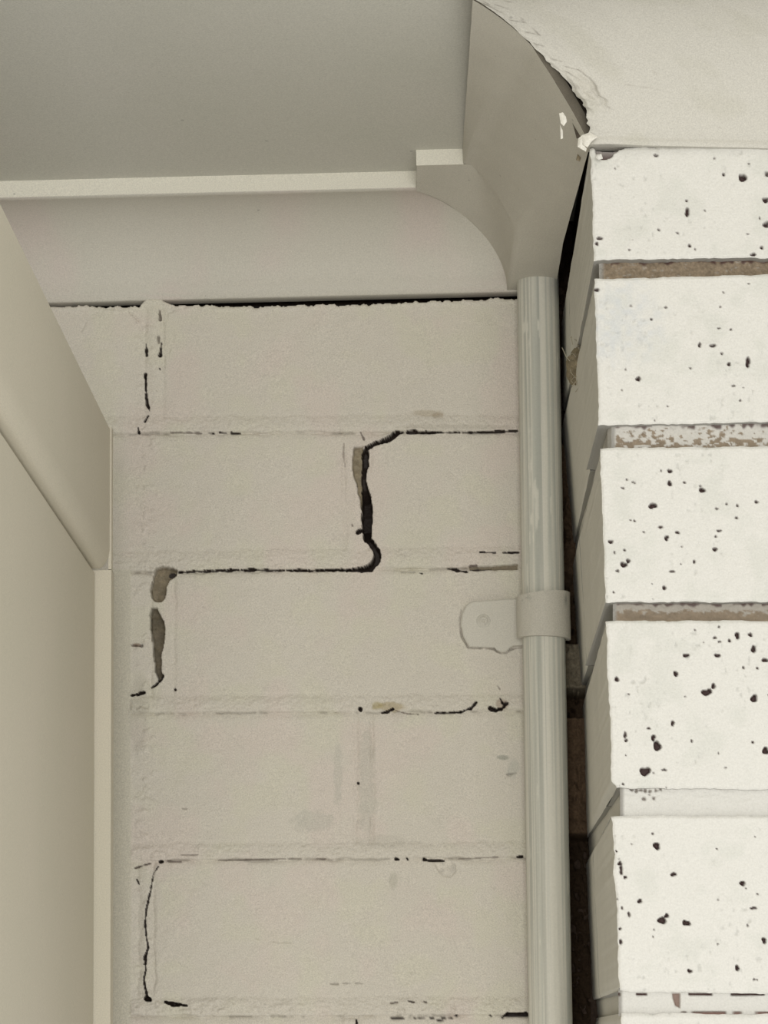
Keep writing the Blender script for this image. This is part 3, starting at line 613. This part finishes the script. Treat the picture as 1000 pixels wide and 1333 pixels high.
# bare mortar lump and fibres sticking out of the pier's side joint
rr = 26; a = np.linspace(0, np.pi, rr); b = np.linspace(0, 2 * np.pi, 36); A, B = np.meshgrid(a, b, indexing='ij')
cl = P(756, 478, -.12); 
r = 1 + .35 * fbm(A * 3, B * 2 * (B < 6.2), 500) * np.sin(A); G = np.stack([cl[0] + .0075 * r * np.sin(A) * np.cos(B), cl[1] + .016 * r * np.sin(A) * np.sin(B), cl[2] + .0115 * r * np.cos(A)], -1)
pt = Parts(); c = np.array([.25, .21, .14]) * (1 + .5 * fbm(A * 4, B * 3, 501))[..., None]; pt.grid(G, c); lump_o = pt.build('mortar_lump', M_rawmortar, wall_right)
cu = bpy.data.curves.new('fibre', 'CURVE'); cu.dimensions = '3D'; cu.bevel_depth = .00022; cu.bevel_resolution = 1
rs = np.random.RandomState(9)
for k in range(16):
    sp = cu.splines.new('POLY'); sp.points.add(3); x, y = rs.uniform(742, 758), rs.uniform(440, 500)
    for j in range(4):
        w = P(x, y, -.135 + .004 * rs.rand()); sp.points[j].co = (*w, 1); x += rs.uniform(-7, 5); y += rs.uniform(-9, 8)
fo = bpy.data.objects.new('fibre', cu); col.objects.link(fo); cu.materials.append(material('dry_fibre', (.42, .38, .29), .9)); fo.parent = wall_right; fo['kind'] = 'stuff'

# ------------------------------------------------------------------ pipe and its clip
PY = -.0168; pr = .01305
pa = P(700, 350, PY); pb = P(716.8, 1333, PY); ax = (pb - pa); k = ax / ax[2]
pipe = empty('pipe', tuple(pa + k * (1.62 - pa[2])))
tag(pipe, 'slim round pipe painted streaky grey-green, standing in the corner beside the pier', 'pipe')
def tube(z0, z1, r, nz_, seed, cfun, a0=0, a1=2 * np.pi, na=96):
    z = np.linspace(z1, z0, nz_)[:, None]; an = np.linspace(a0, a1, na)[None]
    w = r + .00012 * fbm(an * 4, z * 90, seed)
    G = np.zeros((nz_, na, 3)); cx = pa[0] + k[0] * (z - pa[2]); G[..., 0] = cx + w * np.sin(an); G[..., 1] = PY - w * np.cos(an); G[..., 2] = z
    return G, cfun(an + 0 * z, z + 0 * an)
PC = np.array([.66, .64, .56]); PG = np.array([.47, .48, .425])
def pcol(an, z):
    # an = 0 faces the room; brush streaks run along the pipe
    s = fbm(an * 9, z * 7, 600, 4) ; c = np.broadcast_to(PC, an.shape + (3,)).copy()
    c = mix(c, PG, ss(-.05, .6, s + .30 * np.sin(an * 1.2) + .25 * vn(an * 1.2, z * 6, 601)) * .8)
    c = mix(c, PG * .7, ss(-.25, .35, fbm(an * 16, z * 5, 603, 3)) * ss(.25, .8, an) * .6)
    c = mix(c, PG * .62, (1 - ss(.000, .006, (pa[2] - z) + .002 * vn(an * 5, z * 0, 604))) * .9)  # shading ring below the soffit painted into the pipe colour
    c = mix(c, PC * 1.1, ss(.5, .65, fbm(an * 5, z * 45, 602)) * .7)
    return c
zs1 = P(705, 772, PY - pr)[2]; zs0 = P(705, 829, PY - pr)[2]
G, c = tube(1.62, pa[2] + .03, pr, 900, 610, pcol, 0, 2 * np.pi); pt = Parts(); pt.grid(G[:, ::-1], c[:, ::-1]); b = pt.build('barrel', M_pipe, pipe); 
b.matrix_parent_inverse = Matrix.Translation(-pipe.location)
clip = empty('pipe_clip', tuple(P(672, 808, -.001)))
tag(clip, 'painted saddle clip with one screwed tab, strapping the round pipe to the cream brickwork', 'bracket')
CC = np.array([.53, .505, .44])
def stick(o, par): o.parent = par; o.matrix_parent_inverse = Matrix.Translation(-par.location); return o
def ccol(an, z): 
    c = np.broadcast_to(CC, an.shape + (3,)).copy(); return mix(c, (.16, .17, .15), .7 * (gauss((an - .95) / .09, 1) * gauss((z - zs1 + .0055) / .0035, 1)) + .4 * gauss((an + .75) / .25, 1) * gauss((z - zs1 + .0035) / .0018, 1) * ss(-.2, .4, vn(an * 12, z * 900, 5)))
na = 80; G, c = tube(zs0, zs1, pr + .0034, 40, 620, ccol, -1.55, 1.9, na)
an = np.linspace(-1.55, 1.9, na)[None]; G[..., 2] += (.0006 + .0012 * np.sin(an + .3) * np.linspace(1, -0.6, 40)[:, None]);
Gi = G.copy(); cx = pa[0]; 
cen = np.stack([pa[0] + k[0] * (G[..., 2] - pa[2]), np.full(G.shape[:2], PY), G[..., 2]], -1); Gi = cen + (G - cen) * ((pr + .0004) / (pr + .0034)); Gi[..., 2] = G[..., 2]
pt = Parts(); pt.grid(G[:, ::-1], c[:, ::-1]); pt.grid(Gi, c)
for e in (0, -1): pt.grid(np.stack([G[e], Gi[e]]), CC, flip=e == 0)
for e in (0, -1): pt.grid(np.stack([G[:, e], Gi[:, e]], 1), CC)
stick(pt.build('strap', M_cornice), clip)
tabp = np.array([(682,779),(660,779.5),(640,781),(614,783),(607,788),(602,799),(600,812),(603,828),(611,842),(628,842.5),(644,843),(646,846),(652,849),(659,848.5),(664,843.5),(668,841),(682,840)], float)
def plate(name, poly, Yw, Yf, c, par, bev=1.6):
    cen = poly.mean(0); n = len(poly); V = []
    dirs = (poly - cen); L = np.hypot(dirs[:, 0], dirs[:, 1])[:, None]; inner = poly - dirs / L * bev
    V = [P(poly[:, 0], poly[:, 1], Yw), P(poly[:, 0], poly[:, 1], Yf + .0005), P(inner[:, 0], inner[:, 1], Yf), P(cen[0], cen[1], Yf - .0002).reshape(1, 3)]
    V = np.concatenate(V); Q = []
    for i in range(n):
        j = (i + 1) % n
        for a in (0, n): Q += [[a + i, a + j, a + n + j], [a + i, a + n + j, a + n + i]]
        Q += [[2 * n + i, 2 * n + j, 3 * n]]
    return mesh_np(name, V, np.array(Q)[:, ::-1], np.tile(c, (len(V), 1)), M_cornice, par, smooth=False)
stick(plate('tab', tabp, .001, -.0050, CC, clip), clip)
# screw with painted washer ring
sc = P(629.5, 808.5, -.0050); rr = np.array([.0, .0008, .0012, .0022, .0026, .0032, .0040, .0046]); hh_ = np.array([.0006, .0007, .0012, .0014, .0009, .0004, .0006, -.0002])
a = np.linspace(0, 2 * np.pi, 33)[None]; G = np.stack([sc[0] + rr[:, None] * np.cos(a), sc[1] - hh_[:, None] + 0 * a, sc[2] + rr[:, None] * np.sin(a)], -1)
pt = Parts(); pt.grid(G, CC * .97, flip=True); stick(pt.build('screw', M_cornice), clip)

# ------------------------------------------------------------------ door set at the left
dd = vdir(530, 1352); dd = np.array([dd[0], 1, 0.0])
YP = -.09
T0 = P(145, 555, YP); B0 = P(145, 741, YP); L0 = P(125, 741, YP)
door = empty('door_1', tuple(B0)); door['kind'] = 'structure'; door['label'] = 'cream door with a slim post and a deep head board at the left'
def prism(name, quad, y0, y1, par, bev=0.0, mat=M_door, smooth=True):
    """quad: (x offset, z) outline at y=YP, swept along the door line from y0 to y1"""
    import bmesh
    bm = bmesh.new(); ends = []
    for y in (y0, y1):
        ends.append([bm.verts.new((q[0] + dd[0] * (y - YP), y, q[1])) for q in quad])
    n = len(quad); bm.faces.new(ends[0][::-1]); bm.faces.new(ends[1])
    for i in range(n): bm.faces.new((ends[0][i], ends[0][(i + 1) % n], ends[1][(i + 1) % n], ends[1][i]))
    bmesh.ops.recalc_face_normals(bm, faces=bm.faces)
    if bev: bmesh.ops.bevel(bm, geom=bm.edges[:], offset=bev, segments=2, affect='EDGES')
    me = bpy.data.meshes.new(name); bm.to_mesh(me); bm.free(); me.materials.append(mat)
    if smooth:
        me.polygons.foreach_set('use_smooth', np.ones(len(me.polygons), bool)); me.set_sharp_from_angle(angle=math.radians(30))
    o = bpy.data.objects.new(name, me); col.objects.link(o); return stick(o, par)
xr = B0[0]; xl = L0[0]; zb = B0[2]; zt_ = T0[2]
prism('head_board', [(xl - .004, zb + .0004)] + [(xr - .0010 - .0068 * (1 - math.sin(a)), zb + .0004 + .013 * (1 - math.cos(a))) for a in np.linspace(0, math.pi / 2, 9)] + [ (xr - .0010, zt_ - .002), (xr - .003, zt_), (xl - .004, zt_)], -.80, YP - .0006, door, 0)
prism('post', [(xl - .006, 1.62), (xr, 1.62), (xr, zb - .0004), (xl - .006, zb - .0004)], YP, YP + .014, door)
prism('edge_bead', [(xr - .0018, zb), (xr, zb), (xr, zt_ - .0003), (xr - .0018, zt_ - .0003)], YP, YP + .008, door)
prism('door_leaf', [(xl - .036, 1.62), (xl - .0006, 1.62), (xl - .0006, zb - .0026), (xl - .0012, zb - .0018), (xl - .036, zb - .0018)], -.80, YP - .0012, door)
